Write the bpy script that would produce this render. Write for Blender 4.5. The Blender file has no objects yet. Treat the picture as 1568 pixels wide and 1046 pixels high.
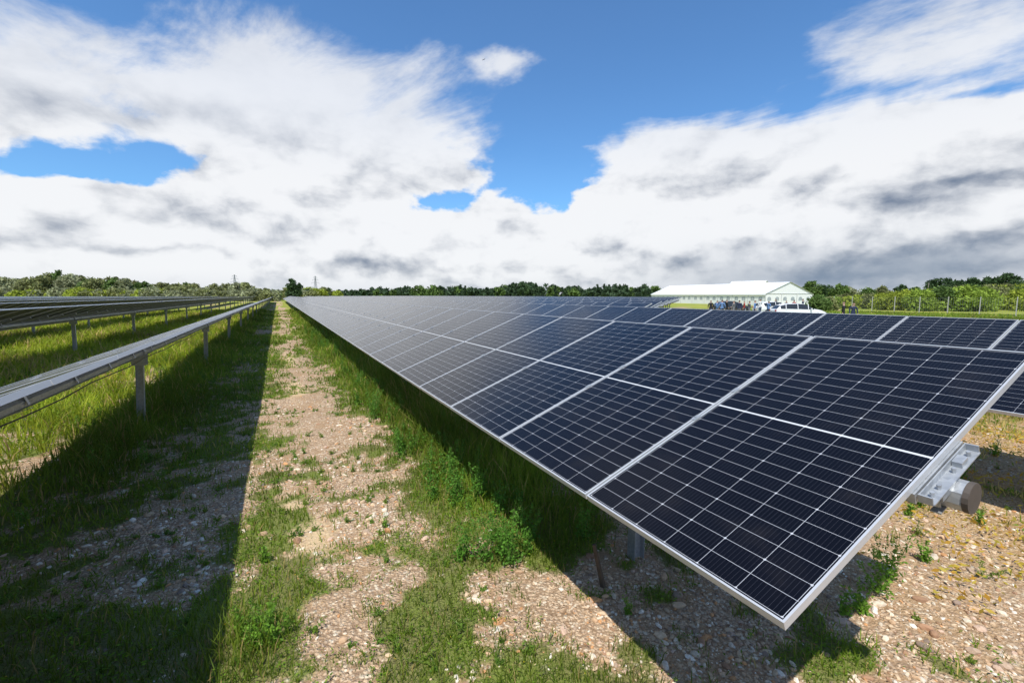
import bpy, bmesh, math, random
import numpy as np
from mathutils import Vector, Matrix
rng=np.random.default_rng(7); random.seed(7)
scene=bpy.context.scene
scene.view_settings.view_transform='Standard'; scene.view_settings.look='None'; scene.view_settings.exposure=0; scene.view_settings.gamma=1
# ------------------------------------------------------------ constants
TH=math.radians(27.13); PH=math.radians(5.8); HC=2.22; FP=697.0
sT,cT=math.sin(TH),math.cos(TH)
def G(px,F):
    """ground position at bearing px, forward distance F"""
    u=(px-784)/700.0*F
    return (F*sT+u*cT, F*cT-u*sT)
# ------------------------------------------------------------ noise
class VN:
    def __init__(s,seed): s.t=np.random.default_rng(seed).random((256,256))
    def __call__(s,x,y):
        xi=np.floor(x).astype(int); yi=np.floor(y).astype(int)
        fx=x-xi; fy=y-yi; fx=fx*fx*(3-2*fx); fy=fy*fy*(3-2*fy)
        a=s.t[xi&255,yi&255]; b=s.t[(xi+1)&255,yi&255]; c=s.t[xi&255,(yi+1)&255]; d=s.t[(xi+1)&255,(yi+1)&255]
        return (a*(1-fx)+b*fx)*(1-fy)+(c*(1-fx)+d*fx)*fy
_v=[VN(i) for i in range(12)]
def fbm(x,y,size,o=0,octs=4):
    r=0;a=.5;t=0;f=1/size
    for i in range(octs):
        r=r+a*_v[(i+o)%12](x*f+17.3*i+o*5.1,y*f+9.1*i+o*3.7); t+=a; a*=.5; f*=2.03
    return r/t
def ss(v,a,b):
    t=np.clip((v-a)/(b-a),0,1); return t*t*(3-2*t)
def gs(x,y,cx,cy,sx,sy): return np.exp(-((x-cx)/sx)**2-((y-cy)/sy)**2)
def gz(x,y):
    r=np.hypot(x,y)
    return (0.10*(fbm(x,y,4.0,3)-.5)+0.05*(fbm(x,y,.7,5)-.5))*(1-ss(r,60,120))
def fields(x,y):
    n=fbm(x,y,.8,1); n2=fbm(x,y,3.2,2); nf=fbm(x,y,.20,6,3)
    right=ss(x,3.3,4.2)
    left=1-ss(x,-3.3,-2.7)
    strip1=np.exp(-((x-1.95)/.42)**2)*ss(y,2.3,5)
    under1=ss(x,1.9,2.3)*(1-right)*ss(y,2.8,4.5)
    strip0=np.exp(-((x+2.25)/.6)**2)*ss(y,5.0,8)
    far=ss(y,6,24)
    aisle=(1-left)*(1-right)
    shade=aisle*(1-ss(x,-.9,-.45))
    d=.27*aisle+.20*far*aisle+.16*shade
    d=d+strip1*.75+under1*.5+strip0*.5+left*.70
    d=d-.22*np.exp(-((x-.45-.3*(n2-.5))/.38)**2)*(1-ss(y,60,120))
    d=d+.15*np.exp(-((x+.35)/.3)**2)*ss(y,5,9)+.25*np.exp(-((x-1.35)/.35)**2)*ss(y,5,10)
    d=d+.55*gs(x,y,.8,2.95,.50,.7)+.4*gs(x,y,-.2,4.1,.28,.6)+.85*gs(x,y,-.33,3.05,.24,.35)+.2*gs(x,y,.35,5.6,.3,1.1)+.3*gs(x,y,1.45,4.6,.3,.8)
    d=d-.25*gs(x,y,1.5,3.3,.4,.9)-.15*gs(x,y,-1.9,3.3,.9,1.0)-.15*gs(x,y,.2,2.6,.2,.6)
    d=d+right*(.10+.75*ss(np.hypot(x,y),9,16)+.45*gs(x,y,7.4,3.6,1.5,1.)+.4*gs(x,y,3.9,1.2,.45,.35))
    raw=d+(n-.5)*1.35+(n2-.5)*.7+(nf-.5)*1.2
    veg=np.clip(ss(raw,.08,.80),0,1)
    h=.03+.06*n+strip1*.27*ss(y,3,6)+under1*.24+strip0*.22+left*(.12+.16*n2)+.03*far
    h=h+.10*gs(x,y,-.33,3.05,.2,.3)+right*.08*ss(np.hypot(x,y),9,16)
    sand=np.exp(-((x-.2-.5*(n2-.5))/.30)**2)*ss(y,3.2,5)*ss(n2,.42,.6)+.6*gs(x,y,.0,4.8,.25,1.0)+.8*gs(x,y,-2.2,3.0,.35,.7)
    sand=np.clip(sand*.8+(n-.5)*1.1*(sand>.1)+(nf-.5)*.4,0,1)*(1-left)
    dry=np.clip(right*((1-ss(np.hypot(x,y),16,30))*(.75*ss(x,4.5,6)+(n2-.4)))+left*ss(fbm(x,y,2.2,4),.5,.7)*.6,0,1)
    return veg,h,sand,dry
# ------------------------------------------------------------ mesh helpers
def tri_mesh(name,verts,tris,cols=None,mat=None,smooth=False):
    me=bpy.data.meshes.new(name)
    me.vertices.add(len(verts)); me.vertices.foreach_set("co",np.asarray(verts,dtype=np.float32).ravel())
    nt=len(tris); me.loops.add(nt*3); me.loops.foreach_set("vertex_index",np.asarray(tris,dtype=np.int32).ravel())
    me.polygons.add(nt); me.polygons.foreach_set("loop_start",np.arange(nt,dtype=np.int32)*3)
    me.polygons.foreach_set("loop_total",np.full(nt,3,dtype=np.int32))
    me.polygons.foreach_set("use_smooth",np.full(nt,smooth))
    me.update(calc_edges=True)
    if cols is not None:
        a=me.color_attributes.new("Col",'FLOAT_COLOR','POINT')
        c=np.ones((len(verts),4),dtype=np.float32); c[:,:3]=cols; a.data.foreach_set("color",c.ravel())
    if mat: me.materials.append(mat)
    ob=bpy.data.objects.new(name,me); scene.collection.objects.link(ob); return ob
class MB:
    """simple polygon builder"""
    def __init__(s): s.v=[];s.f=[];s.m=[];s.uv={}
    def quad(s,pts,m=0,uv=None):
        i=len(s.v); s.v+= [tuple(p) for p in pts]; s.f.append(tuple(range(i,i+len(pts)))); s.m.append(m)
        if uv: s.uv[len(s.f)-1]=uv
    def box(s,c,d,m=0,R=None,tr=None):
        x,y,z=d[0]/2,d[1]/2,d[2]/2
        P=[Vector(p) for p in [(-x,-y,-z),(x,-y,-z),(x,y,-z),(-x,y,-z),(-x,-y,z),(x,-y,z),(x,y,z),(-x,y,z)]]
        if R is not None: P=[R@p for p in P]
        P=[p+Vector(c) for p in P]
        if tr: P=[Vector(tr(*p)) for p in P]
        i=len(s.v); s.v+=[tuple(p) for p in P]
        for f in [(3,2,1,0),(4,5,6,7),(0,1,5,4),(1,2,6,5),(2,3,7,6),(3,0,4,7)]:
            s.f.append(tuple(i+k for k in f)); s.m.append(m)
    def beam(s,a,b,w,m=0,w2=None,n=4,up=(0,0,1)):
        a=Vector(a);b=Vector(b);d=(b-a).normalized(); u=Vector(up)
        if abs(d.dot(u))>.98: u=Vector((1,0,0))
        p=d.cross(u).normalized(); q=d.cross(p).normalized(); w2=w if w2 is None else w2
        i=len(s.v)
        for c,r in((a,w/2),(b,w2/2)):
            for k in range(n):
                an=2*math.pi*(k+.5)/n; rr=r*(1.414 if n==4 else 1)
                s.v.append(tuple(c+p*math.cos(an)*rr+q*math.sin(an)*rr))
        for k in range(n):
            s.f.append((i+k,i+(k+1)%n,i+n+(k+1)%n,i+n+k)); s.m.append(m)
        s.f.append(tuple(i+k for k in range(n))[::-1]); s.m.append(m)
        s.f.append(tuple(i+n+k for k in range(n))); s.m.append(m)
    def mesh(s,name,mats,smooth=False):
        me=bpy.data.meshes.new(name); me.from_pydata(s.v,[],s.f)
        for m in mats: me.materials.append(m)
        me.polygons.foreach_set("material_index",s.m)
        if s.uv:
            l=me.uv_layers.new(name="UVMap")
            for fi,uv in s.uv.items():
                for li,c in zip(me.polygons[fi].loop_indices,uv): l.data[li].uv=c
        if smooth: me.polygons.foreach_set("use_smooth",[True]*len(s.f))
        me.update(); return me
    def obj(s,name,mats,smooth=False,loc=(0,0,0),rz=0,parent=None):
        ob=bpy.data.objects.new(name,s.mesh(name,mats,smooth)); scene.collection.objects.link(ob)
        ob.location=loc; ob.rotation_euler=(0,0,rz)
        if parent: ob.parent=parent
        return ob
# ------------------------------------------------------------ node expression helper
class E:
    def __init__(s,nt,k): s.nt=nt; s.k=k
    def _m(s,op,*o):
        n=s.nt.nodes.new('ShaderNodeMath'); n.operation=op
        for i,a in enumerate((s,)+o):
            a=a.k if isinstance(a,E) else a
            if isinstance(a,(int,float)): n.inputs[i].default_value=a
            else: s.nt.links.new(a,n.inputs[i])
        return E(s.nt,n.outputs[0])
    def __add__(s,o): return s._m('ADD',o)
    def __radd__(s,o): return s._m('ADD',o)
    def __sub__(s,o): return s._m('SUBTRACT',o)
    def __rsub__(s,o): return (s*-1.0)+o
    def __mul__(s,o): return s._m('MULTIPLY',o)
    def __rmul__(s,o): return s._m('MULTIPLY',o)
    def __truediv__(s,o): return s._m('DIVIDE',o)
    def f(s,op,*o): return s._m(op,*o)
    def smooth(s,a,b,lo=0.,hi=1.):
        n=s.nt.nodes.new('ShaderNodeMapRange'); n.interpolation_type='SMOOTHSTEP'
        s.nt.links.new(s.k,n.inputs[0])
        for i,v in zip((1,2,3,4),(a,b,lo,hi)): n.inputs[i].default_value=v
        return E(s.nt,n.outputs[0])
def comb(nt,x,y,z):
    n=nt.nodes.new('ShaderNodeCombineXYZ')
    for i,a in enumerate((x,y,z)):
        if isinstance(a,E): nt.links.new(a.k,n.inputs[i])
        else: n.inputs[i].default_value=a
    return n.outputs[0]
def noise(nt,vec,scale,detail=5,rough=.55,dist=0,lac=2.0,dim='3D'):
    n=nt.nodes.new('ShaderNodeTexNoise'); n.noise_dimensions=dim; nt.links.new(vec,n.inputs['Vector'])
    n.inputs['Scale'].default_value=scale; n.inputs['Detail'].default_value=detail
    n.inputs['Roughness'].default_value=rough; n.inputs['Distortion'].default_value=dist
    n.inputs['Lacunarity'].default_value=lac
    return E(nt,n.outputs['Fac'])
def mixc(nt,f,a,b,bt='MIX'):
    n=nt.nodes.new('ShaderNodeMix'); n.data_type='RGBA'; n.blend_type=bt
    for idx,v in((0,f),(6,a),(7,b)):
        v=v.k if isinstance(v,E) else v
        if isinstance(v,(int,float)): n.inputs[idx].default_value=v
        elif isinstance(v,tuple): n.inputs[idx].default_value=(*v[:3],1)
        else: nt.links.new(v,n.inputs[idx])
    return n.outputs[2]
def newmat(name):
    m=bpy.data.materials.new(name); m.use_nodes=True; nt=m.node_tree
    return m,nt,nt.nodes['Principled BSDF']
def simple(name,col,rough=.6,metal=0,var=.12,scale=8,bump=0):
    m,nt,b=newmat(name); tc=nt.nodes.new('ShaderNodeTexCoord')
    n=noise(nt,tc.outputs['Object'],scale,3)
    c=mixc(nt,n,tuple(x*(1-var) for x in col),tuple(min(1,x*(1+var)) for x in col))
    nt.links.new(c,b.inputs['Base Color']); b.inputs['Roughness'].default_value=rough; b.inputs['Metallic'].default_value=metal
    return m
# ------------------------------------------------------------ camera
cam=bpy.data.cameras.new("camera"); co=bpy.data.objects.new("camera",cam); scene.collection.objects.link(co)
cam.lens=16.0; cam.sensor_width=36; cam.clip_end=5000; cam.clip_start=.05
co.location=(0,0,HC); co.rotation_euler=(math.pi/2-PH,0,-TH); scene.camera=co
# ------------------------------------------------------------ light
SD=Vector((.40,.43,-1)).normalized()
sl=bpy.data.lights.new("sun",'SUN'); sl.energy=5.0; sl.angle=math.radians(.55); sl.color=(1,.96,.88)
so=bpy.data.objects.new("sun",sl); scene.collection.objects.link(so)
so.rotation_euler=SD.to_track_quat('-Z','Y').to_euler(); so.location=(-20,-20,40)
sun_el=math.asin(-SD.z); sun_rot=math.atan2(-SD.x,-SD.y)%(2*math.pi)
# ------------------------------------------------------------ world
w=bpy.data.worlds.new("World"); scene.world=w; w.use_nodes=True; nt=w.node_tree; nt.nodes.clear()
out=nt.nodes.new('ShaderNodeOutputWorld')
sky=nt.nodes.new('ShaderNodeTexSky'); sky.sky_type='NISHITA'; sky.sun_disc=False
sky.sun_elevation=sun_el; sky.sun_rotation=sun_rot; sky.air_density=1.0; sky.dust_density=.4; sky.ozone_density=3.0
tc=nt.nodes.new('ShaderNodeTexCoord'); D=tc.outputs['Generated']
sp=nt.nodes.new('ShaderNodeSeparateXYZ'); nt.links.new(D,sp.inputs[0])
dx,dy,dz=[E(nt,o) for o in sp.outputs]
Fw=dx*sT+dy*cT; Rt=dx*cT-dy*sT
az=Rt.f('ARCTAN2',Fw); el=dz.f('ARCSINE')
cP,sP=math.cos(PH),math.sin(PH)
def ae(px,py):
    u=px-784.;v=523.-py; F=FP*cP+v*sP; up=v*cP-FP*sP
    return math.atan2(u,F), math.atan2(up,math.hypot(u,F))
def total(lst,vec):
    acc=None
    for cx,cy,sx,sy,amp in lst:
        a0,e0=ae(cx,cy); ax,_=ae(cx+sx,cy); a1,_=ae(cx-sx,cy); _,e1=ae(cx,cy-sy); _,e2=ae(cx,cy+sy)
        wa=(ax-a1)/2; we=abs(e1-e2)/2
        n=nt.nodes.new('ShaderNodeVectorMath'); n.operation='MULTIPLY_ADD'; nt.links.new(vec,n.inputs[0]); n.inputs[1].default_value=(1/wa,1/we,0); n.inputs[2].default_value=(-a0/wa,-e0/we,0)
        d=nt.nodes.new('ShaderNodeVectorMath'); d.operation='DOT_PRODUCT'; nt.links.new(n.outputs[0],d.inputs[0]); nt.links.new(n.outputs[0],d.inputs[1])
        p=nt.nodes.new('ShaderNodeMath'); p.operation='POWER'; p.inputs[0].default_value=.36788; nt.links.new(d.outputs['Value'],p.inputs[1])
        q=nt.nodes.new('ShaderNodeMath'); q.operation='MULTIPLY_ADD'; nt.links.new(p.outputs[0],q.inputs[0]); q.inputs[1].default_value=amp
        if acc is None: q.inputs[2].default_value=0
        else: nt.links.new(acc,q.inputs[2])
        acc=q.outputs[0]
    return E(nt,acc)
yl=el*1.7
wn=nt.nodes.new('ShaderNodeTexNoise'); wn.noise_dimensions='2D'; nt.links.new(comb(nt,az,yl,0.0),wn.inputs['Vector']); wn.inputs['Scale'].default_value=4.0; wn.inputs['Detail'].default_value=5; wn.inputs['Roughness'].default_value=.58
ws=nt.nodes.new('ShaderNodeSeparateXYZ'); nt.links.new(wn.outputs['Color'],ws.inputs[0])
wa=E(nt,ws.outputs[0])-.5; we=E(nt,ws.outputs[1])-.5
mv=comb(nt,az+wa*.24,el+we*.09,0.0)
cover=[(330,140,320,100,.55),(600,250,150,65,.55),(120,110,160,60,.20),(430,50,150,50,.30),(120,30,160,40,.25),
 (1250,270,330,75,.85),(1500,215,150,55,.7),(980,210,150,35,.30),(1410,85,180,45,.55),(775,88,60,25,.60),
 (250,345,360,45,.85),(1300,370,350,40,.7),(1150,240,200,60,.35),(1000,330,250,50,.5),
 (880,110,180,85,-.74),(720,20,160,40,-.35),(1140,60,110,80,-.60),(790,245,60,45,-.60),(60,255,170,20,-.30),(700,300,90,18,-.35),(1480,140,110,12,-.25)]
bias=total(cover,mv)+el.smooth(.06,.20,.95,0.0)
inv=dz.f('MAXIMUM',0.0)+.10
pxn=dx/inv; pyn=dy/inv
ca,sa=math.cos(math.radians(-22)),math.sin(math.radians(-22))
hx=pxn*ca-pyn*sa; hy=pxn*sa+pyn*ca
nh=noise(nt,comb(nt,hx*1.5,hy*.75,0.0),1.25,8,.62,.25,dim='2D')
hv=comb(nt,az+wa*.06,yl+we*.06,0.0)
def puff(vec):
    v=nt.nodes.new('ShaderNodeTexVoronoi'); v.voronoi_dimensions='2D'; v.feature='F1'; v.normalize=True
    nt.links.new(vec,v.inputs['Vector']); v.inputs['Scale'].default_value=9.; v.inputs['Detail'].default_value=2.; v.inputs['Roughness'].default_value=.6
    return E(nt,v.outputs['Distance'])
p0=puff(hv)
nl=noise(nt,hv,4.2,8,.57,.0,dim='2D')
hi_w=el.smooth(.20,.42)
N=nh*hi_w+(nl*.85+(.5-p0)*.22+.075)*(1.0-hi_w)
dens=bias+(N-.5)*2.3+.04
lowsharp=hi_w*.50+.20
cov=(dens/lowsharp).f('MINIMUM',1.0).f('MAXIMUM',0.0).smooth(0,1)
s0=noise(nt,hv,3.6,8,.60,0,dim='2D'); s1=noise(nt,comb(nt,az+wa*.06-.012,yl+we*.06+.055,0.0),3.6,4,.55,0,dim='2D')
low_w=1.0-el.smooth(.18,.38)
relief=(.42-p0)*(low_w*.42+.05)+(s0-s1)*(low_w*1.9+.6)
dark=[(1400,385,240,24,.62),(1400,425,330,20,.55),(1510,283,110,18,.45),(180,384,270,12,.38),(700,408,420,10,.22),(1000,350,160,14,.16),(250,335,120,12,.12),(430,205,150,30,.16),(100,150,160,40,.14),(1330,325,140,12,.10)]
dk=total(dark,mv)
thick=dens.smooth(.5,1.5)
t=(relief+.84-dk*.95+thick*.06).smooth(.0,1.0)
ccol=mixc(nt,t,(.15,.20,.295),(.92,.93,.95))
storm=total([(1330,415,330,32,.75)],mv).f('MINIMUM',.72)
ccol=mixc(nt,storm,ccol,(.20,.265,.37))
haze=el.smooth(-.01,.05,1.,0.)
ccol=mixc(nt,haze*.30,ccol,(.38,.46,.58))
bg1=nt.nodes.new('ShaderNodeBackground'); bg1.inputs[1].default_value=.145
sk=mixc(nt,1.0,sky.outputs[0],(.58,.94,1.20),'MULTIPLY')
nt.links.new(sk,bg1.inputs[0])
bg2=nt.nodes.new('ShaderNodeBackground'); nt.links.new(ccol,bg2.inputs[0]); bg2.inputs[1].default_value=1.0
mx=nt.nodes.new('ShaderNodeMixShader'); nt.links.new((cov*(.96-hi_w*.14)+.02).k,mx.inputs[0]); nt.links.new(bg1.outputs[0],mx.inputs[1]); nt.links.new(bg2.outputs[0],mx.inputs[2])
nt.links.new(mx.outputs[0],out.inputs[0])
# ------------------------------------------------------------ ground
gm,nt,b=newmat("ground")
at=nt.nodes.new('ShaderNodeAttribute'); at.attribute_name="Col"
sp=nt.nodes.new('ShaderNodeSeparateColor'); nt.links.new(at.outputs['Color'],sp.inputs[0])
V,S,DR=[E(nt,o) for o in sp.outputs[:3]]
tc=nt.nodes.new('ShaderNodeTexCoord'); P=tc.outputs['Object']
def voro(scale,feat='F1'):
    n=nt.nodes.new('ShaderNodeTexVoronoi'); n.feature=feat; n.inputs['Scale'].default_value=scale; nt.links.new(P,n.inputs['Vector']); return n
v1=voro(38); v2=voro(85)
cr=nt.nodes.new('ShaderNodeValToRGB'); e=cr.color_ramp
e.elements[0].color=(.30,.19,.11,1); e.elements[1].color=(.80,.69,.53,1)
for p,c in((.25,(.54,.37,.235,1)),(.5,(.64,.465,.30,1)),(.7,(.46,.34,.24,1)),(.85,(.74,.62,.45,1))):
    q=e.elements.new(p); q.color=c
sr=nt.nodes.new('ShaderNodeSeparateColor'); nt.links.new(v1.outputs['Color'],sr.inputs[0]); nt.links.new(sr.outputs[0],cr.inputs[0])
cr2=nt.nodes.new('ShaderNodeValToRGB'); cr2.color_ramp.elements[0].color=(.34,.22,.135,1); cr2.color_ramp.elements[1].color=(.74,.56,.38,1)
sr2=nt.nodes.new('ShaderNodeSeparateColor'); nt.links.new(v2.outputs['Color'],sr2.inputs[0]); nt.links.new(sr2.outputs[1],cr2.inputs[0])
nA=noise(nt,P,1.4,5,.6); nB=noise(nt,P,11,4,.6); nC=noise(nt,P,45,3,.6)
grav=mixc(nt,nB.smooth(.38,.58),cr.outputs[0],cr2.outputs[0])
d1=E(nt,v1.outputs['Distance']); d2=E(nt,v2.outputs['Distance'])
grav=mixc(nt,d1.smooth(.42,.72)*.7,grav,(.22,.135,.075))
brown=mixc(nt,nC,(.28,.165,.09),(.52,.355,.20))
grav=mixc(nt,(nA+(nB-.5)*.8).smooth(.48,.64)*.8,grav,brown)
sandc=mixc(nt,nC,(.50,.36,.20),(.70,.53,.32))
col=mixc(nt,(S+(nB-.5)*.7+(nC-.5)*.3).smooth(.35,.75)*.85,grav,sandc)
col=mixc(nt,DR*.40,col,(.46,.29,.09))
soil=mixc(nt,nC,(.13,.11,.045),(.17,.20,.05))
soil=mixc(nt,nA.smooth(.4,.65),soil,(.14,.20,.03))
soil=mixc(nt,DR*.7,soil,(.34,.24,.07))
ge=nt.nodes.new('ShaderNodeSeparateXYZ'); nt.links.new(P,ge.inputs[0])
gx,gy=E(nt,ge.outputs[0]),E(nt,ge.outputs[1]); rr=(gx*gx+gy*gy).f('SQRT')
mead=mixc(nt,noise(nt,P,.15,5,.65).smooth(.35,.65),(.17,.25,.025),(.34,.35,.055))
soil=mixc(nt,rr.smooth(14,45),soil,mead)
vv=(V+(nC-.5)*.5+(nB-.5)*.5).smooth(.35,.8)
col=mixc(nt,vv*.90,col,soil)
nt.links.new(col,b.inputs['Base Color']); b.inputs['Roughness'].default_value=.95; b.inputs['Specular IOR Level'].default_value=.12
hgt=((1.0-d1.smooth(0,.7))*.6+(1.0-d2.smooth(0,.7))*.25)*(1.0-S*.7)+nC*.4+nB*.5
bp=nt.nodes.new('ShaderNodeBump'); bp.inputs['Strength'].default_value=1.0; bp.inputs['Distance'].default_value=.018
nt.links.new(hgt.k,bp.inputs['Height']); nt.links.new(bp.outputs[0],b.inputs['Normal'])
def axis(c,near,far_,n1,n2):
    a=np.linspace(-near,near,n1); e=near*(far_/near)**(np.linspace(0,1,n2)[1:])
    return np.concatenate([-e[::-1],a,e])+c
xs=axis(1.5,9,2500,330,60); ys=axis(7,9,2500,330,60)
X,Y=np.meshgrid(xs,ys,indexing='ij'); xf,yf=X.ravel(),Y.ravel()
ve,hh,sa_,dr=fields(xf,yf); Z=gz(xf,yf)
nx,ny=len(xs),len(ys); ii,jj=np.meshgrid(np.arange(nx-1),np.arange(ny-1),indexing='ij'); a0=(ii*ny+jj).ravel()
tr=np.concatenate([np.stack([a0,a0+ny,a0+ny+1],1),np.stack([a0,a0+ny+1,a0+1],1)])
tri_mesh("ground",np.stack([xf,yf,Z],1),tr,np.stack([ve,sa_,dr],1),gm,True)
# ------------------------------------------------------------ gravel stones
stm,nt,b=newmat("stone")
at=nt.nodes.new('ShaderNodeAttribute'); at.attribute_name="Col"; tc=nt.nodes.new('ShaderNodeTexCoord')
n=noise(nt,tc.outputs['Object'],70,3,.65)
nt.links.new(mixc(nt,n.smooth(.35,.7)*.4,at.outputs['Color'],(.34,.22,.12)),b.inputs['Base Color']); b.inputs['Roughness'].default_value=.9; b.inputs['Specular IOR Level'].default_value=.25
def ico(sub):
    bm=bmesh.new(); bmesh.ops.create_icosphere(bm,subdivisions=sub,radius=1); v=np.array([x.co[:] for x in bm.verts]); f=np.array([[q.index for q in x.verts] for x in bm.faces]); bm.free(); return v,f
pal=np.array([(.80,.69,.53),(.70,.52,.34),(.58,.39,.24),(.46,.34,.25),(.86,.79,.67),(.66,.34,.15),(.40,.23,.14),(.66,.47,.35),(.28,.21,.17)])
pp=np.array([.18,.2,.15,.11,.10,.08,.08,.07,.03])
def stones(name,N,r0,r1,smin,smax,sub,smooth,jit=.15):
    u=rng.random(N); r=(r0**.8+u*(r1**.8-r0**.8))**(1/.8); a=rng.uniform(math.radians(-36),math.radians(82),N)
    x=r*np.sin(a); y=r*np.cos(a)
    ve,h,sd,dr=fields(x,y)
    cl=fbm(x,y,.8,8)
    keep=rng.random(N)<np.clip((1-ve)**1.3*(1-sd*.8)*(ss(cl,.34,.64)+.12),0,1)*(x>-3.2)
    x,y=x[keep],y[keep]; n=len(x)
    s=smin*(smax/smin)**(rng.random(n)**2.2)
    bv,bf=ico(sub); nv=len(bv)
    P=bv[None]*(1+rng.normal(0,jit,(n,nv,1)))
    sc=np.stack([rng.uniform(.8,1.6,n),rng.uniform(.55,1.0,n),rng.uniform(.35,.8,n)],1)
    P=P*sc[:,None,:]*s[:,None,None]
    yaw=rng.uniform(0,6.28,n); c,s_=np.cos(yaw),np.sin(yaw); Rz=np.zeros((n,3,3)); Rz[:,0,0]=c;Rz[:,0,1]=-s_;Rz[:,1,0]=s_;Rz[:,1,1]=c;Rz[:,2,2]=1
    tl=rng.normal(0,.4,n); c,s_=np.cos(tl),np.sin(tl); Rx=np.zeros((n,3,3)); Rx[:,0,0]=1;Rx[:,1,1]=c;Rx[:,1,2]=-s_;Rx[:,2,1]=s_;Rx[:,2,2]=c
    P=np.einsum('nij,nvj->nvi',Rz@Rx,P)
    P[:,:,0]+=x[:,None];P[:,:,1]+=y[:,None];P[:,:,2]+=(gz(x,y)+s*.15)[:,None]
    col=pal[rng.choice(len(pal),n,p=pp)]*rng.uniform(.75,1.1,(n,1))
    C=np.repeat(col[:,None,:],nv,1).reshape(-1,3)
    F=(bf[None]+np.arange(n)[:,None,None]*nv).reshape(-1,3)
    return tri_mesh(name,P.reshape(-1,3),F,C,stm,smooth)
stones("gravel",120000,1.8,18,.005,.020,1,False)
stones("loose_stones",8000,1.8,12,.012,.038,2,False,.07)
# ------------------------------------------------------------ grass and weeds
def leafmat(name,tr=.42,rough=.55):
    m,nt,b=newmat(name); at=nt.nodes.new('ShaderNodeAttribute'); at.attribute_name="Col"
    nt.links.new(at.outputs['Color'],b.inputs['Base Color']); b.inputs['Roughness'].default_value=rough; b.inputs['Specular IOR Level'].default_value=.2
    t=nt.nodes.new('ShaderNodeBsdfTranslucent'); nt.links.new(at.outputs['Color'],t.inputs[0])
    x=nt.nodes.new('ShaderNodeMixShader'); x.inputs[0].default_value=tr
    nt.links.new(b.outputs[0],x.inputs[1]); nt.links.new(t.outputs[0],x.inputs[2]); nt.links.new(x.outputs[0],nt.nodes['Material Output'].inputs[0]); return m
gmat=leafmat("grass_blades")
def polar(N,r0,r1,k):
    u=rng.random(N); r=(r0**k+u*(r1**k-r0**k))**(1/k); a=rng.uniform(math.radians(-36),math.radians(82),N)
    return r*np.sin(a),r*np.cos(a),r
def gcol(x,y,n,left,dry):
    t=rng.random((n,1)); c=np.array([.14,.23,.022])*(1-t)+np.array([.25,.33,.035])*t
    L=left[:,None]; c=c*(1-.7*L)+.7*L*(np.array([.29,.40,.025])*(1-t)+np.array([.46,.48,.04])*t)
    isd=(rng.random(n)<(.10+.6*dry))[:,None]; c=np.where(isd,np.array([.54,.41,.15])*rng.uniform(.7,1.2,(n,1)),c)
    b=(fbm(x,y,1.7,9)[:,None]-.5); return np.clip(c*(1+b*1.4),0,1)
def grass(name,N,r1,k,hs=1.,ws=1.):
    x,y,r=polar(N,1.7,r1,k); ve,h,sd,dr=fields(x,y)
    keep=rng.random(N)<ve**1.2; x,y,r,h,dr=x[keep],y[keep],r[keep],h[keep],dr[keep]; n=len(x)
    H=h*rng.uniform(.4,1.6,n)*hs; W=(.0026+.0011*r)*rng.uniform(.7,1.4,n)*ws
    yaw=rng.uniform(0,6.28,n); ln=H*rng.uniform(.1,.8,n); la=rng.uniform(0,6.28,n)
    z=gz(x,y)-.005; ex,ey=np.cos(yaw)*W/2,np.sin(yaw)*W/2; lx,ly=np.cos(la)*ln,np.sin(la)*ln
    V=np.empty((n,5,3))
    V[:,0]=np.stack([x-ex,y-ey,z],1);V[:,1]=np.stack([x+ex,y+ey,z],1)
    V[:,2]=np.stack([x-ex*.8+lx*.35,y-ey*.8+ly*.35,z+H*.6],1);V[:,3]=np.stack([x+ex*.8+lx*.35,y+ey*.8+ly*.35,z+H*.6],1)
    V[:,4]=np.stack([x+lx,y+ly,z+H],1)
    left=1-ss(x,-3.2,-2.4)
    c=gcol(x,y,n,left,dr); C=np.repeat(c[:,None],5,1)
    f=np.array([[0,1,3],[0,3,2],[2,3,4]]); F=(f[None]+np.arange(n)[:,None,None]*5).reshape(-1,3)
    tri_mesh(name,V.reshape(-1,3),F,C.reshape(-1,3),gmat)
grass("grass",540000,75,.7)
def leaves(P,size,col,name,mat,flat=.5):
    n=len(P); R=rng.normal(size=(n,3)); R[:,2]*=flat; R/=np.linalg.norm(R,axis=1)[:,None]
    Q=np.cross(R,rng.normal(size=(n,3))); Q/=np.linalg.norm(Q,axis=1)[:,None]
    s=size[:,None]; V=np.stack([P-R*s,P+Q*s*.42,P+R*s,P-Q*s*.42],1)
    f=np.array([[0,1,2],[0,2,3]]); F=(f[None]+np.arange(n)[:,None,None]*4).reshape(-1,3)
    return tri_mesh(name,V.reshape(-1,3),F,np.repeat(col[:,None],4,1).reshape(-1,3),mat)
N=300000; x,y,r=polar(N,1.7,26,.6); ve,h,sd,dr=fields(x,y); cl=fbm(x,y,.30,10,3)
keep=rng.random(N)<ve*ss(cl,.36,.60)*(1-.7*dr*(x>0)); x,y,r,h,dr=x[keep],y[keep],r[keep],h[keep],dr[keep]; n=len(x)
z=gz(x,y)+h*rng.random(n)*.75+.004
t=rng.random((n,1)); c=(np.array([.11,.22,.018])*(1-t)+np.array([.22,.35,.03])*t)*rng.uniform(.7,1.2,(n,1))
leaves(np.stack([x,y,z],1),(.005+.0016*r)*rng.uniform(.6,1.5,n),c,"clover_ground_cover",gmat,.35)
PL=[];SZ=[];CC=[];stem=MB()
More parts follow.
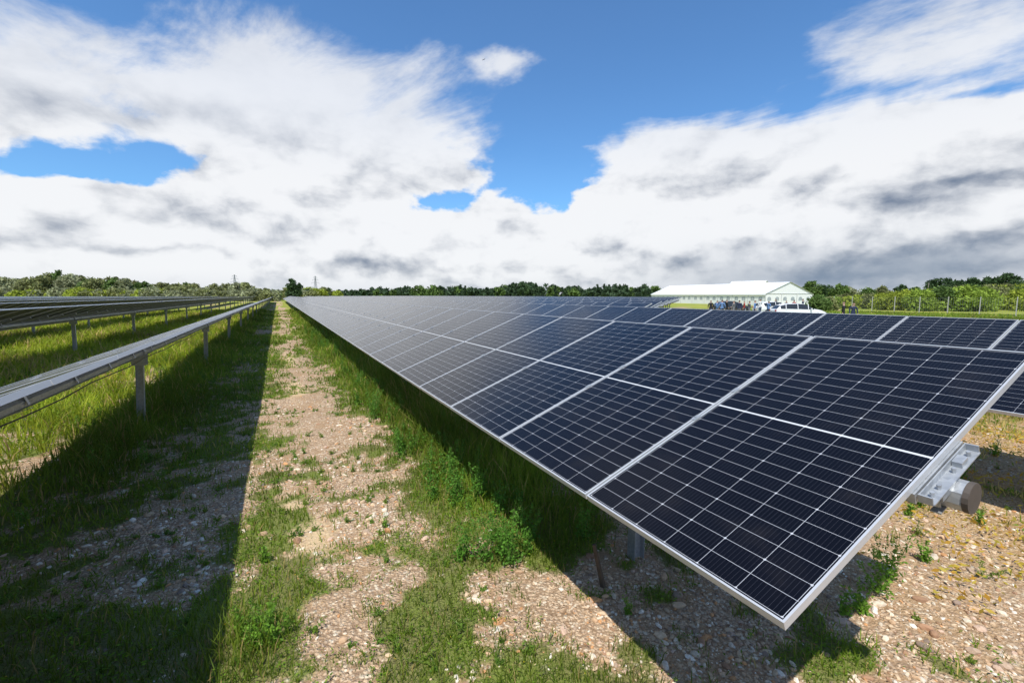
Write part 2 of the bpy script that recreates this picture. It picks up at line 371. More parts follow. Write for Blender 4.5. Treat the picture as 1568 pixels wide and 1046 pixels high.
def weed(x,y,H,nst=4,tint=(.10,.19,.03),spread=.40):
    z=float(gz(np.array([x]),np.array([y]))[0])
    for s in range(nst):
        a=random.uniform(0,6.28); sp_=random.uniform(.05,spread)*H; hh=H*random.uniform(.5,1.05)
        top=(x+math.cos(a)*sp_,y+math.sin(a)*sp_,z+hh)
        stem.beam((x,y,z),top,.005,0,.002,3)
        k=int(75*hh/.4)+8
        for i in range(k):
            t=random.uniform(.05,1); rad=.20*hh*(1.15-t)+.012; b_=random.uniform(0,6.28); q=random.random()
            PL.append((x+(top[0]-x)*t+math.cos(b_)*rad*q,y+(top[1]-y)*t+math.sin(b_)*rad*q,z+hh*t)); SZ.append(random.uniform(.010,.022)*(.7+.6*(1-t))*(1 if H>.15 else .7))
            f=random.uniform(.9,1.9); CC.append(tuple(q_*f for q_ in tint))
for i in range(95):
    yy=3.2+27*random.random()**1.6; weed(random.gauss(1.80,.25),yy,random.uniform(.25,.62),5,(.085,.20,.025))
for i in range(60):
    yy=random.uniform(5,30); weed(random.gauss(-2.5,.45),yy,random.uniform(.2,.5),4,(.10,.20,.03))
for i in range(130):
    yy=random.uniform(5,26); weed(random.uniform(-9,-3.2),yy,random.uniform(.2,.5),4,(.20,.28,.03))
for i in range(360):
    yy=2.3+16*random.random()**1.4; weed(random.uniform(-2.6,1.6),yy,random.uniform(.025,.10),5,random.choice([(.12,.20,.03),(.15,.22,.03),(.10,.19,.025)]),1.3)
for i in range(90):
    weed(random.uniform(3.4,10),random.uniform(.6,7),random.uniform(.03,.15),4,(.14,.20,.03),1.0)
for (px,F,H) in((370,2.75,.30),(395,2.7,.22),(340,2.8,.22),(355,2.65,.18),(410,2.8,.15),(385,2.85,.2),(1385,3.2,.42),(1400,3.35,.38),(1330,3.0,.2),(1225,3.0,.22),(1245,3.1,.18),(1360,3.0,.25),(1455,3.6,.2),(1540,4.2,.22),(975,3.0,.12),(1420,4.4,.2),(1500,5.4,.25),(1550,6.2,.3),(455,6.2,.14),(440,6.0,.12),(1440,4.6,.22),(580,4.2,.15),(715,4.6,.13),(385,3.6,.18)):
    x_,y_=G(px,F); weed(x_,y_,H,5,(.12,.23,.025))
leaves(np.array(PL),np.array(SZ),np.array(CC),"leafy_weeds",gmat,1.)
stm2=simple("weed_stem",(.16,.22,.06)); so_=stem.obj("weed_stems",[stm2])
N=9000; x,y,r=polar(N,2,18,.9); ve,h,sd,dr=fields(x,y); keep=(rng.random(N)<ve*(.12+.5*(x<-3)))
x,y,r,h=x[keep],y[keep],r[keep],h[keep]
leaves(np.stack([x,y,gz(x,y)+h*1.05],1),(.004+.0008*r),np.tile(np.array([[.80,.60,.03]]),(len(x),1)),"yellow_flowers",gmat,.2)
N=38000; x=rng.uniform(4.2,14,N); y=rng.uniform(.8,10,N); cl=fbm(x,y,.6,11,3); keep=rng.random(N)<ss(cl,.46,.62); x,y=x[keep],y[keep]
t=rng.random((len(x),1)); leaves(np.stack([x,y,gz(x,y)+rng.random(len(x))*.10],1),rng.uniform(.012,.034,len(x)),np.array([.60,.33,.05])*(1-t)+np.array([.52,.47,.08])*t,"dry_weeds",gmat,.6)
mb=MB(); mb.beam((0,0,-.05),(-.08,.03,.33),.05,0,.03,5)
mb.obj("wooden_stake",[simple("old_wood",(.10,.07,.045),.9,0,.4,20)],loc=(2.14,2.62,0))
# ------------------------------------------------------------ solar rows
pg,nt,b=newmat("solar_cells")
uvn=nt.nodes.new('ShaderNodeUVMap'); sp=nt.nodes.new('ShaderNodeSeparateXYZ'); nt.links.new(uvn.outputs[0],sp.inputs[0])
U,V_=E(nt,sp.outputs[0]),E(nt,sp.outputs[1])
MW,ML=1.138,2.264
xx=(U-(MW-6*.1838)/2)*(1/.1838); q=(V_-ML/2).f('ABSOLUTE'); yy=(q-.006)*(1/.0923)
fx=xx.f('FRACT'); dlx=(.5-(fx-.5).f('ABSOLUTE'))*.1838
fy=yy.f('FRACT'); dly=(.5-(fy-.5).f('ABSOLUTE'))*.0923
outm=xx.f('LESS_THAN',-.02).f('MAXIMUM',xx.f('GREATER_THAN',6.02)).f('MAXIMUM',yy.f('GREATER_THAN',12.02))
gap=dlx.f('LESS_THAN',.0009).f('MAXIMUM',dly.f('LESS_THAN',.0009))
ev=((yy*.5+.5).f('FRACT')-.5).f('ABSOLUTE')*(2*.0923)
gap=gap.f('MAXIMUM',(dlx+ev).f('LESS_THAN',.0072))*(1.0-outm)
mid=yy.f('LESS_THAN',0.0)
bus=((xx*10+.5).f('FRACT')-.5).f('ABSOLUTE').f('LESS_THAN',.028)
tc=nt.nodes.new('ShaderNodeTexCoord'); nd=noise(nt,tc.outputs['Object'],3,4,.6)
cc=mixc(nt,nd,(.0030,.0030,.0045),(.005,.005,.008))
cc=mixc(nt,bus*.36,cc,(.09,.09,.11)); cc=mixc(nt,gap*.9,cc,(.52,.53,.56)); cc=mixc(nt,mid,cc,(.58,.59,.60)); cc=mixc(nt,outm,cc,(.012,.012,.014))
cc=mixc(nt,nd.smooth(.5,.85)*.02,cc,(.5,.42,.32))
spk=nt.nodes.new('ShaderNodeTexVoronoi'); spk.inputs['Scale'].default_value=2.6; nt.links.new(tc.outputs['Object'],spk.inputs['Vector'])
cc=mixc(nt,(E(nt,spk.outputs['Distance'])+(noise(nt,tc.outputs['Object'],60,2)-.5)*.03).f('LESS_THAN',.017)*.6,cc,(.38,.26,.17))
nt.links.new(cc,b.inputs['Base Color']); nt.links.new((nd*.10+.12).k,b.inputs['Roughness']); b.inputs['IOR'].default_value=1.32
alu=simple("aluminium_frame",(.62,.63,.64),.38,.35,.06,6)
galv,nt,b=newmat("galvanised_steel")
tc=nt.nodes.new('ShaderNodeTexCoord'); vz=nt.nodes.new('ShaderNodeTexVoronoi'); vz.inputs['Scale'].default_value=45; nt.links.new(tc.outputs['Object'],vz.inputs['Vector'])
sr=nt.nodes.new('ShaderNodeSeparateColor'); nt.links.new(vz.outputs['Color'],sr.inputs[0])
nt.links.new(mixc(nt,E(nt,sr.outputs[0])*.5+noise(nt,tc.outputs['Object'],5,3)*.5,(.30,.32,.34),(.54,.56,.58)),b.inputs['Base Color']); b.inputs['Metallic'].default_value=.5; b.inputs['Roughness'].default_value=.45
back=simple("module_backsheet",(.10,.105,.115),.5,0,.1)
cap=simple("brown_end_cap",(.085,.068,.055),.7,0,.25,14)
black=simple("black_plastic",(.02,.02,.022),.5)
TL=math.atan2(.82,2.11); ct,st=math.cos(TL),math.sin(TL)
def slope(s,y,n): return (s*ct-n*st,y,s*st+n*ct)
def row_mesh(name,count,seed=0):
    R=random.Random(seed); mb=MB(); PT=1.152; fh=.035; fw=.009; L2=ML/2
    for i in range(count):
        y0=i*PT; y1=y0+MW; dn=R.uniform(-.0015,.0015); tl=R.uniform(-.002,.002)
        T=lambda s,y,n,dn=dn,tl=tl: slope(s,y,n+dn+s*tl)
        g=-.003
        mb.quad([T(-L2+fw,y0+fw,g),T(L2-fw,y0+fw,g),T(L2-fw,y1-fw,g),T(-L2+fw,y1-fw,g)],0,[(fw,fw),(fw,ML-fw),(MW-fw,ML-fw),(MW-fw,fw)])
        mb.quad([T(-L2+fw,y0+fw,g-.006),T(-L2+fw,y1-fw,g-.006),T(L2-fw,y1-fw,g-.006),T(L2-fw,y0+fw,g-.006)],2)
        mb.box((-L2+fw/2,(y0+y1)/2,-fh/2),(fw,MW,fh),1,tr=T); mb.box((L2-fw/2,(y0+y1)/2,-fh/2),(fw,MW,fh),1,tr=T)
        mb.box((0,y0+fw/2,-fh/2),(ML-2*fw,fw,fh),1,tr=T); mb.box((0,y1-fw/2,-fh/2),(ML-2*fw,fw,fh),1,tr=T)
        for dy_ in(.3,.56,.82): mb.box((.03,y0+dy_,-.021),(.05,.09,.02),4,tr=slope)
        yb=y0-(PT-MW)/2 if i else y0+.012
        mb.box((0,yb,-fh-.004-.025),(.62 if i else .46,.055 if i else .04,.05),3,tr=slope)
        if i:
            mb.box((-.20,yb,.003),(.055,.030,.007),3,tr=slope); mb.box((.20,yb,.003),(.055,.030,.007),3,tr=slope)
            for s_ in(-.2,.2): mb.box((s_,yb,.009),(.012,.012,.008),3,tr=slope)
    ylast=count*PT
    mb.box((0,ylast,-fh-.034),(.62,.055,.06),3,tr=slope)
    a=Vector(slope(0,-.095,-.160)); c=Vector(slope(0,ylast+.1,-.160)); mb.beam(a,c,.135,3,None,8)
    mb.beam(a-Vector((0,.022,0)),a+Vector((0,.0,0)),.138,5,None,18)
    yb=-.008
    mb.box((0,yb-.036,-.074),(.44,.050,.006),3,tr=slope)
    mb.box((0,yb-.010,-.056),(.44,.005,.030),3,tr=slope)
    mb.box((-.22,yb-.032,-.058),(.007,.050,.038),3,tr=slope); mb.box((.22,yb-.032,-.058),(.007,.050,.038),3,tr=slope)
    mb.box((.10,yb-.032,-.058),(.06,.036,.025),3,tr=slope); mb.box((-.05,yb-.050,-.098),(.16,.006,.042),3,tr=slope)
    for s_ in(-.17,-.11,.03,.175): mb.beam(slope(s_,yb-.036,-.072),slope(s_,yb-.036,-.048),.018,3,None,6)
    for i in range(0,count,1):
        yb=i*PT-.009
        mb.box((-.076,yb,-.14),(.006,.04,.12),3,tr=slope); mb.box((.076,yb,-.14),(.006,.04,.12),3,tr=slope); mb.box((0,yb,-.234),(.158,.04,.006),3,tr=slope)
    tx,_,tz=slope(0,0,-.160); yy=1.92
    while yy<ylast:
        top=tz-.10; bot=-1.75
        for sx in(-.05,.05): mb.box((tx+sx,yy,(top+bot)/2),(.006,.09,top-bot),3)
        mb.box((tx,yy,(top+bot)/2),(.094,.006,top-bot),3)
        mb.box((tx,yy-.055,top-.02),(.20,.008,.18),3); mb.box((tx,yy+.055,top-.02),(.20,.008,.18),3)
        mb.beam((tx,yy-.07,tz),(tx,yy+.07,tz),.185,3,None,12)
        yy+=8.0
    pv=None; yq=0
    while yq<ylast:
        z_=-.25-.03*math.sin(yq*2.7)**2; p=slope(.10,yq,z_)
        if pv: mb.beam(pv,p,.018,4,None,3)
        pv=p; yq+=.8
    return mb.mesh(name,[pg,alu,back,galv,black,cap])
long_mesh=row_mesh("solar_panel_row",150)
CX=1.51+2.11/2; CZ=1.50
for k in range(-14,13):
    ry=0; dzz=0
    if k==0: y0=.88
    elif k==-1: y0=.88-1.1-8.0; ry=math.radians(2.3); dzz=-.10
    elif k<-1: y0=-8+((k*37)%5)*.8-4; ry=math.radians(1.0)
    elif k==1: y0=-2.4
    else: y0=max(.88*(CX+4.75*k+1),0)+2.0
    o=bpy.data.objects.new("solar_panel_row",long_mesh); scene.collection.objects.link(o); o.location=(CX+4.75*k,y0,CZ+dzz)
    o.rotation_euler=(0,ry,0)
# ------------------------------------------------------------ trees
lm=leafmat("tree_foliage",.30,.8); bark=simple("bark",(.10,.08,.06),.9,0,.3,6)
class Mass:
    def __init__(s): s.P=[];s.S=[];s.C=[];s.t=MB()
    def tree(s,x,y,H,Wd,tint,leaf=.35,dens=1.,base=.12,poplar=False):
        s.t.beam((x,y,-.1),(x,y,H*.55),H*.035,0,H*.015,6)
        nb=max(6,int(11*dens))
        for i in range(nb):
            t=base+(1-base)*((i+.5)/nb)*.92
            prof=(math.sin(math.pi*min(1,(t*.9+.12)))**.6)*(0.55 if poplar else 1)
            a=random.uniform(0,6.28); rad=Wd*.5*prof*random.uniform(.15,.75)
            c=np.array([x+math.cos(a)*rad,y+math.sin(a)*rad,H*t*random.uniform(.93,1.0)])
            br=Wd*.5*prof*random.uniform(.38,.62)+.2
            if i%2==0: s.t.beam((x,y,H*t*.6),tuple(c),H*.012,0,H*.004,4)
            k=int(60*dens*(br/leaf/3)**1.3)+15
            d=rng.normal(size=(k,3)); d/=np.linalg.norm(d,axis=1)[:,None]
            rr=br*(rng.random((k,1))**.33)*rng.uniform(.75,1.22,(k,1)); p=c+d*rr*np.array([1,1,.8])
            p[:,2]=np.maximum(p[:,2],.1)
            lum=random.uniform(.75,1.25)*rng.uniform(.7,1.3,(k,1))
            s.P.append(p); s.S.append(rng.uniform(.7,1.5,k)*leaf); s.C.append(np.array(tint)[None]*lum)
    def done(s,name):
        leaves(np.concatenate(s.P),np.concatenate(s.S),np.clip(np.concatenate(s.C),0,1),name,lm,1.)
        s.t.obj(name+"_trunks",[bark])
olive=(.23,.25,.10); green=(.12,.19,.05); dark=(.06,.105,.04); yell=(.32,.38,.05); silver=(.32,.34,.19)
def hp(ytop,F): return (452-ytop)/700*F+HC
def interp(tb,px):
    for (a,ya),(b_,yb) in zip(tb,tb[1:]):
        if a<=px<=b_: return ya+(yb-ya)*(px-a)/(b_-a)
    return tb[0][1] if px<tb[0][0] else tb[-1][1]
m=Mass()
tops=[(0,418),(40,424),(70,417),(95,412),(120,420),(160,420),(200,427),(240,433),(285,431),(320,436),(375,433),(400,440)]
px=-140
while px<425:
    F=random.uniform(176,196); yt=interp(tops,px)+random.uniform(-2,5); x_,y_=G(px,F); H=hp(yt,F)
    m.tree(x_,y_,H,H*random.uniform(.8,1.1),random.choice([olive,olive,silver,green,olive]),.55,1.2,.03); px+=random.uniform(8,14)
for px,yt,tint in((95,411,green),(70,418,olive),(447,424,dark),(458,432,dark),(380,431,green),(285,430,green),(445,436,green)):
    F=185; x_,y_=G(px,F); H=hp(yt,F); m.tree(x_,y_,H,H*.55,tint,.5,1.3,.1)
px=-140
while px<520:
    F=random.uniform(168,178) if px<420 else random.uniform(200,230); x_,y_=G(px,F); H=hp(random.uniform(440,446),F); m.tree(x_,y_,H,H*1.7,random.choice([yell,silver,olive]),.5,1.0,.02); px+=random.uniform(7,12)
m.done("distant_trees")
m=Mass(); px=420
topm=[(420,444),(470,440),(500,442),(560,441),(700,435),(740,438),(790,431),(830,434),(900,438),(950,434),(1000,436),(1040,440),(1100,444)]
dk2=(.06,.10,.05)
while px<1290:
    F=random.uniform(215,300); yt=interp(topm,px)+random.uniform(-1,6); x_,y_=G(px,F); H=hp(yt,F)
    m.tree(x_,y_,H,H*random.uniform(.8,1.5),random.choice([dk2,dk2,green,dark]),.8,.9,.03); px+=random.uniform(4.5,9)
for px,yt in((705,433),(712,436),(790,431),(800,430),(820,431),(915,434),(925,433),(932,434),(948,433),(960,435),(985,435),(850,435)):
    F=240; x_,y_=G(px,F); H=hp(yt,F); m.tree(x_,y_,H,H*.4,dk2,.6,1.0,.1,True)
m.done("distant_treeline")
m=Mass()
for px,yt,F,wd,tint in((1240,428,150,.8,green),(1262,436,150,1,dark),(1285,433,140,.9,green),(1300,438,140,1,silver),(1330,441,140,1.2,green),(1350,437,140,.9,olive),(1380,436,130,.9,dark),(1400,439,130,1,green),
  (1430,425,125,.9,dark),(1450,424,125,.9,dark),(1465,429,120,1,dark),(1490,424,120,.9,dark),(1510,421,118,.9,dark),(1535,417,115,.9,dark),(1550,422,115,.9,dark),(1575,432,110,1,green),(1620,428,110,1,green),(1670,425,110,1,dark),(1720,430,110,1,green)):
    x_,y_=G(px,F); H=hp(yt,F); m.tree(x_,y_,H,H*wd,tint,.38,1.4,.03)
m.done("tree_copse")
m=Mass(); px=1255
topr=[(1255,455),(1330,450),(1400,446),(1440,441),(1480,435),(1530,434),(1568,438),(1800,438)]
while px<1780:
    F=random.uniform(62,85); yt=interp(topr,px)+random.uniform(-2,6); x_,y_=G(px,F); H=max(.8,hp(yt,F))
    m.tree(x_,y_,H,H*random.uniform(1.2,1.8),random.choice([yell,yell,green,olive,(.24,.33,.05)]),.20,1.4,.02); px+=random.uniform(6,12)
m.done("hedge_bushes")
# ------------------------------------------------------------ marquee
fab=simple("white_canvas",(.80,.81,.82),.6,0,.03,1.5); win=simple("marquee_window",(.36,.40,.44),.4,0,.3,2); dgrey=simple("dark_opening",(.10,.11,.12),.7)
def marquee(name,A,B,W,eave,peak):
    A=Vector((*A,0));B=Vector((*B,0)); d=(B-A); L=d.length; rz=math.atan2(d.y,d.x); mb=MB(); h=W/2
    n=max(2,round(L/5)); st_=L/n
    for sy in(-1,1):
        y=sy*h
        mb.quad([(0,y,0),(L,y,0),(L,y,eave),(0,y,eave)],0)
        for i in range(n+1): mb.box((i*st_,y+sy*.04,eave/2),(.12,.06,eave),1)
        for i in range(n):
            for kx in(.27,.73):
                xc=(i+kx)*st_; ww=.55; zb,zt=eave*.40,eave*.62; yo=y+sy*.006
                pts=[(xc-ww,yo,zb),(xc+ww,yo,zb)]+[(xc+ww*math.cos(a),yo,zt+ww*.6*math.sin(a)) for a in np.linspace(0,math.pi,9)]
                mb.quad(pts if sy<0 else pts[::-1],2)
                mb.box((xc,yo+sy*.004,(zb+zt)/2+.1),(.05,.008,zt-zb+.5),0)
        mb.quad([(-.2,sy*(h+.2),eave-.35),(L+.2,sy*(h+.2),eave-.35),(L+.2,sy*(h+.2),eave-.04),(-.2,sy*(h+.2),eave-.04)],0)
        for i in range(n):
            a=i*st_-(.2 if i==0 else 0); c=(i+1)*st_+(.2 if i==n-1 else 0)
            segs=4
            for j in range(segs):
                t0,t1=j/segs,(j+1)/segs
                def zz(t,m_): return eave-.04+(peak-eave)*t-.14*m_*math.sin(math.pi*t)
                xm=(a+c)/2
                for (xa,ma),(xb,mbb) in(((a,0),(xm,1)),((xm,1),(c,0))):
                    mb.quad([(xa,sy*(h+.2)*(1-t0),zz(t0,ma)),(xb,sy*(h+.2)*(1-t0),zz(t0,mbb)),(xb,sy*(h+.2)*(1-t1),zz(t1,mbb)),(xa,sy*(h+.2)*(1-t1),zz(t1,ma))],0)
    for x in(0,L):
        s_=-1 if x==0 else 1
        mb.quad([(x,-h,0),(x,h,0),(x,h,eave-.05),(x,0,peak-.06),(x,-h,eave-.05)],0)
        for yy_ in(-h,-h/3,h/3,h): mb.box((x+s_*.04,yy_,eave/2),(.06,.12,eave),1)
        k=6
        for i in range(k):
            yc=-h+W*(i+.5)/k; ww=W/k*.24; zb,zt=(eave*.40,eave*.58)
            pts=[(x+s_*.006,yc-ww,zb),(x+s_*.006,yc+ww,zb)]+[(x+s_*.006,yc+ww*math.cos(a),zt+ww*.8*math.sin(a)) for a in np.linspace(0,math.pi,9)]
            mb.quad(pts,2)
        mb.beam((x+s_*.05,-h,eave),(x+s_*.05,0,peak),.07,1); mb.beam((x+s_*.05,h,eave),(x+s_*.05,0,peak),.07,1); mb.box((x+s_*.05,0,eave),(.06,W,.06),1)
    return mb.obj(name,[fab,alu,win,dgrey],loc=A,rz=rz)
marquee("white_marquee",G(1208,100),G(1025,143),12.5,2.55,5.15)
marquee("white_marquee",G(1172,150),G(1120,160),9,3.2,7.0)
# ------------------------------------------------------------ fence
conc=simple("concrete",(.42,.41,.38),.9,0,.15); wire=simple("fence_wire",(.36,.38,.38),.5,.5)
mb=MB(); pa=Vector((*G(1252,74),0)); pb=Vector((*G(1700,40),0)); L=(pb-pa).length; n=int(L/3.2)
for i in range(n+1):
    p=pa.lerp(pb,i/n); mb.beam((p.x,p.y,-.1),(p.x,p.y,2.05),.075,0,.065)
for z in np.arange(.1,2.05,.2): mb.beam((pa.x,pa.y,z),(pb.x,pb.y,z),.008,1,None,3)
k=int(L/.25)
for i in range(k):
    p=pa.lerp(pb,i/k); mb.beam((p.x,p.y,.05),(p.x,p.y,2.0),.007,1,None,3)
mb.obj("chain_link_fence",[conc,wire])
mb=MB(); mb.beam((0,0,0),(0,0,5.2),.20,0,.12,10); mb.box((0,0,4.9),(.9,.08,.08),0)
for s_ in(-.38,0,.38): mb.beam((s_,0,4.94),(s_,0,5.12),.06,1,.04,8)
mb.obj("utility_pole",[simple("weathered_pole",(.25,.22,.19),.9),black],loc=(*G(1420,112),0))
steel=simple("pylon_steel",(.24,.27,.31),.6,.2)
def pylon(px,F,H):
    mb=MB(); b0=H*.085; lev=[0,.2,.38,.54,.68,.8,.9,1.0]; wd=[b0*(1-.88*t) for t in lev]
    for i in range(len(lev)-1):
        z0,z1=lev[i]*H,lev[i+1]*H; c0=[(sx*wd[i],sy*wd[i],z0) for sx,sy in((-1,-1),(1,-1),(1,1),(-1,1))]; c1=[(sx*wd[i+1],sy*wd[i+1],z1) for sx,sy in((-1,-1),(1,-1),(1,1),(-1,1))]
        for j in range(4):
            mb.beam(c0[j],c1[j],.20); mb.beam(c0[j],c1[(j+1)%4],.10); mb.beam(c0[(j+1)%4],c1[j],.10); mb.beam(c1[j],c1[(j+1)%4],.10)
    for t,a in((.68,.20),(.82,.15),(.94,.10)):
        mb.beam((-a*H,0,t*H),(a*H,0,t*H),.20); mb.beam((-a*H,0,t*H),(0,0,t*H+.06*H),.12); mb.beam((a*H,0,t*H),(0,0,t*H+.06*H),.12)
        for s_ in(-1,1): mb.beam((s_*a*H,0,t*H),(s_*a*H,0,t*H-1.6),.12)
    mb.obj("electricity_pylon",[steel],loc=(*G(px,F),0),rz=.5)
pylon(361,560,27); pylon(484,600,27)
# ------------------------------------------------------------ cars
carw=simple("white_car_paint",(.78,.79,.80),.22,0,.02); card=simple("dark_car_paint",(.03,.04,.06),.25,0,.05); glass=simple("car_glass",(.03,.035,.04),.08); tyre=simple("tyre",(.02,.02,.02),.9); rim=simple("wheel_rim",(.45,.46,.47),.35,.6); lampm=simple("tail_lamp",(.45,.03,.02),.3)
def car(name,loc,rz,paint):
    st_=[(-2.15,.45,.78,.80,.70,.60),(-2.05,.32,.92,.96,.80,.66),(-1.75,.26,.98,1.28,.86,.64),(-1.15,.22,.98,1.44,.88,.66),(-.2,.20,.96,1.47,.89,.67),(.35,.20,.94,1.42,.89,.66),(1.05,.22,.92,.98,.87,.74),(1.7,.25,.84,.87,.83,.68),(2.05,.30,.70,.72,.76,.6),(2.15,.42,.56,.57,.66,.5)]
    mb=MB(); R=[]
    for x,zb,zl,zr,w1,w2 in st_:
        r=[(-w1*.92,zb),(-w1,(zb+zl)/2),(-w1*.96,zl),(-w2,zr-.03 if zr-zl>.1 else zr),(-w2*.5,zr+.01),(w2*.5,zr+.01),(w2,zr-.03 if zr-zl>.1 else zr),(w1*.96,zl),(w1,(zb+zl)/2),(w1*.92,zb)]
        R.append([(x,y,z) for y,z in r])
    for i in range(len(R)-1):
        for j in range(9):
            q_=[R[i][j],R[i+1][j],R[i+1][j+1],R[i][j+1]]; m_=0
            if j in(2,6) and 1<i<6: m_=1
            if j in(3,4,5) and i in(1,5): m_=1
            mb.quad(q_[::-1],m_)
        mb.quad([R[i][0],R[i][9],R[i+1][9],R[i+1][0]],2)
    mb.quad([p for p in R[0]],0); mb.quad([p for p in R[-1]][::-1],0)
    for x in(-1.32,-.32,.55):
        for s_ in(-1,1): mb.beam((x,s_*.86,.95),(x+.02,s_*.675,1.42),.05,0)
    for x in(-1.32,1.36):
        for s_ in(-1,1):
            mb.beam((x,s_*.70,.32),(x,s_*.90,.32),.64,2,None,20,up=(1,0,0)); mb.beam((x,s_*.90,.32),(x,s_*.912,.32),.40,3,None,14,up=(1,0,0))
    for s_ in(-1,1):
        mb.box((-2.12,s_*.62,.82),(.06,.22,.16),4); mb.box((2.08,s_*.6,.64),(.10,.26,.10),3); mb.box((.75,s_*.98,1.0),(.10,.16,.11),0)
    mb.obj(name,[paint,glass,tyre,rim,lampm],loc=loc,rz=rz)
car("parked_car",(*G(1222,42),0),math.radians(-35),carw)
car("parked_car",(*G(1185,53),0),math.radians(-20),carw)
car("parked_car",(*G(1120,60),0),math.radians(-30),card)
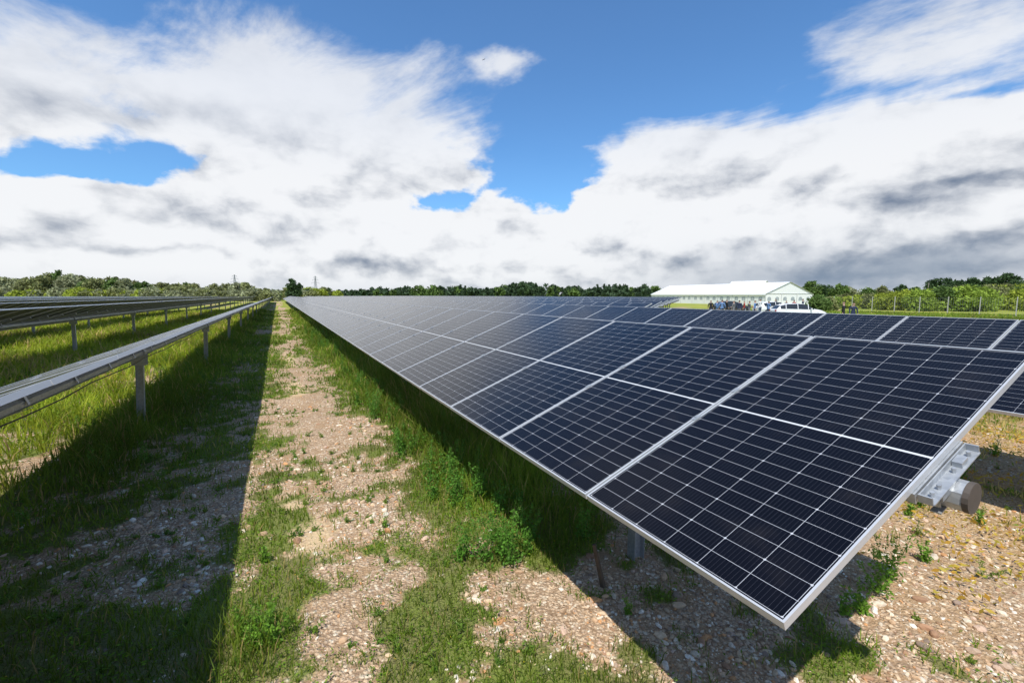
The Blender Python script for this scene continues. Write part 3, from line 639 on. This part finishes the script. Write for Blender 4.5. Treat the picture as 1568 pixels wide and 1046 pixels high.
# ------------------------------------------------------------ people
skin=simple("skin",(.50,.32,.24),.6,0,.05); hairs=[simple("dark_hair",(.03,.02,.015),.7),simple("brown_hair",(.12,.07,.04),.7)]
def cloth(n_,c): return simple(n_,c,.85,0,.12,12)
clo=[cloth("navy_cloth",(.02,.03,.07)),cloth("black_cloth",(.015,.015,.018)),cloth("white_shirt",(.65,.66,.68)),cloth("blue_shirt",(.12,.22,.42)),cloth("grey_cloth",(.15,.15,.16)),cloth("red_cloth",(.35,.04,.03)),cloth("denim",(.05,.08,.15))]
def person(px,F,rz,top,bot,pose=0,H=1.74):
    bm=bmesh.new()
    arms=[((.24,.02,1.16),(.25,.10,.92)),((.25,.0,1.15),(.10,.22,1.12)),((.26,-.04,1.16),(.30,.06,.94))][pose%3]
    st_=.10 if pose==2 else .02
    J={'pel':(0,0,.95,.135,.10),'wa':(0,.0,1.10,.125,.095),'ch':(0,.01,1.30,.155,.11),'sh':(0,0,1.42,.11,.08),'nk':(0,.0,1.50,.052,.052),'h0':(0,.015,1.575,.072,.082),'h1':(0,.01,1.66,.080,.092),'h2':(0,0,1.725,.050,.058)}
    for s,n_ in((-1,'L'),(1,'R')):
        ar=arms if (pose!=1 or s>0) else ((.24,.02,1.16),(.25,.08,.92))
        J['s'+n_]=(s*.19,0,1.40,.062,.062); J['e'+n_]=(s*ar[0][0],ar[0][1],ar[0][2],.045,.045); J['w'+n_]=(s*ar[1][0],ar[1][1],ar[1][2],.030,.030)
        d=Vector(ar[1])-Vector(ar[0]); d=Vector((d.x*s,d.y,d.z)).normalized(); hd=Vector(J['w'+n_][:3])+d*.07; J['p'+n_]=(*hd,.034,.022); J['_d'+n_]=d
        J['hp'+n_]=(s*.10,0,.88,.095,.095); J['k'+n_]=(s*.11,.02+s*st_*.6,.50,.062,.062); J['a'+n_]=(s*.115,-.01+s*st_,.09,.042,.042); J['f'+n_]=(s*.13,.13+s*st_,.045,.038,.035)
    ed=[('pel','wa'),('wa','ch'),('ch','sh'),('sh','nk'),('nk','h0'),('h0','h1'),('h1','h2')]
    for n_ in 'LR': ed+=[('sh','s'+n_),('s'+n_,'e'+n_),('e'+n_,'w'+n_),('w'+n_,'p'+n_),('pel','hp'+n_),('hp'+n_,'k'+n_),('k'+n_,'a'+n_),('a'+n_,'f'+n_)]
    keys=[k for k in J if k[0]!='_']; ix={k:i for i,k in enumerate(keys)}
    me=bpy.data.meshes.new("person"); me.from_pydata([J[k][:3] for k in keys],[(ix[a],ix[b_]) for a,b_ in ed],[])
    ob=bpy.data.objects.new("tmp",me); scene.collection.objects.link(ob)
    md=ob.modifiers.new("skin",'SKIN')
    for i,k in enumerate(keys):
        me.skin_vertices[0].data[i].radius=(J[k][3],J[k][4]); me.skin_vertices[0].data[i].use_root=(k=='pel')
    sb=ob.modifiers.new("sub",'SUBSURF'); sb.levels=1; sb.render_levels=1
    dg=bpy.context.evaluated_depsgraph_get(); dg.update(); ev=ob.evaluated_get(dg); me2=bpy.data.meshes.new_from_object(ev); bpy.data.objects.remove(ob)
    for mm in(skin,top,bot,random.choice(hairs),black): me2.materials.append(mm)
    for p in me2.polygons:
        c=p.center; p.use_smooth=True
        if c.z>1.665 or (c.z>1.58 and c.y<-.02): mi=3
        elif c.z>1.475: mi=0
        elif (Vector(c)-Vector(J['wL'][:3])).length<.055 or (Vector(c)-Vector(J['wR'][:3])).length<.055 or (Vector(c)-Vector(J['pL'][:3])).length<.075 or (Vector(c)-Vector(J['pR'][:3])).length<.075: mi=0
        elif c.z>.93 or abs(c.x)>.2: mi=1
        elif c.z>.10: mi=2
        else: mi=4
        p.material_index=mi
    bm.from_mesh(me2)
    ex=MB()
    for n_,s in(('L',-1),('R',1)):
        p=Vector(J['p'+n_][:3]); d=J['_d'+n_]; sd=d.cross(Vector((1,0,0))).normalized()
        for k,(o_,l) in enumerate(((-.027,.065),(-.009,.078),(.009,.074),(.027,.058))):
            q0=p+sd*o_+d*.02; q1=q0+d*l*.55; q2=q1+(d*.8+Vector((-s*.5,0,0))).normalized()*l*.5
            ex.beam(q0,q1,.016,0,.014,5); ex.beam(q1,q2,.014,0,.010,5)
        ex.beam(p-d*.02-sd*.02,p+d*.03-sd*.055,.018,0,.012,5)
    ex.beam((0,.088,1.635),(0,.118,1.60),.014,0,.026,5)
    for s in(-1,1): ex.beam((s*.03,.085,1.635),(s*.03,.099,1.635),.018,1,.014,6); ex.beam((s*.075,0,1.635),(s*.092,-.012,1.64),.03,0,.045,6)
    ex.beam((-.022,.094,1.572),(.022,.094,1.572),.010,2,.010,4)
    m3=ex.mesh("x",[]); k0=len(bm.faces); bm.from_mesh(m3); bm.faces.ensure_lookup_table()
    for i,p in enumerate(ex.m): bm.faces[k0+i].material_index={0:0,1:4,2:3}[p]
    bm.to_mesh(me2); bm.free(); me2.name="person"
    o=bpy.data.objects.new("person",me2); scene.collection.objects.link(o); o.location=(*G(px,F),.02); o.rotation_euler=(0,0,rz); o.scale=(H/1.78,)*3
person(1293,32,.6,clo[1],clo[1],1,1.80); person(1308,31,2.4,clo[0],clo[1],0,1.74)
pr=random.Random(3)
for i,px in enumerate((1090,1097,1106,1113,1124,1131,1140,1148,1157,1163,1176,1190,1205,1216,1228)):
    person(px+pr.uniform(-2,2),pr.uniform(38,50) if px<1180 else pr.uniform(50,58),pr.uniform(0,6.28),clo[pr.choice([0,1,2,3,4,5,0,1])],clo[pr.choice([0,1,6,4])],i%3,pr.uniform(1.62,1.86))
mb=MB()
mb.beam((-.18,0,0),(.02,0,.01),.03,0,.09,6); mb.beam((.02,0,.01),(.2,0,.02),.09,0,.03,6)
for s in(-1,1):
    mb.quad([(.08,0,.02),(.12,s*.26,.10),(-.02,s*.30,.10),(-.07,0,.02)]); mb.quad([(.12,s*.26,.10),(.02,s*.58,.03),(-.04,s*.56,.03),(-.02,s*.30,.10)])
mb.quad([(-.16,-.02,0),(-.16,.02,0),(-.30,.06,0),(-.30,-.06,0)])
x_,y_=G(743,110); mb.obj("bird",[simple("dark_plumage",(.03,.03,.035),.8)],loc=(x_,y_,HC+110*(452-113)/697.),rz=.3)
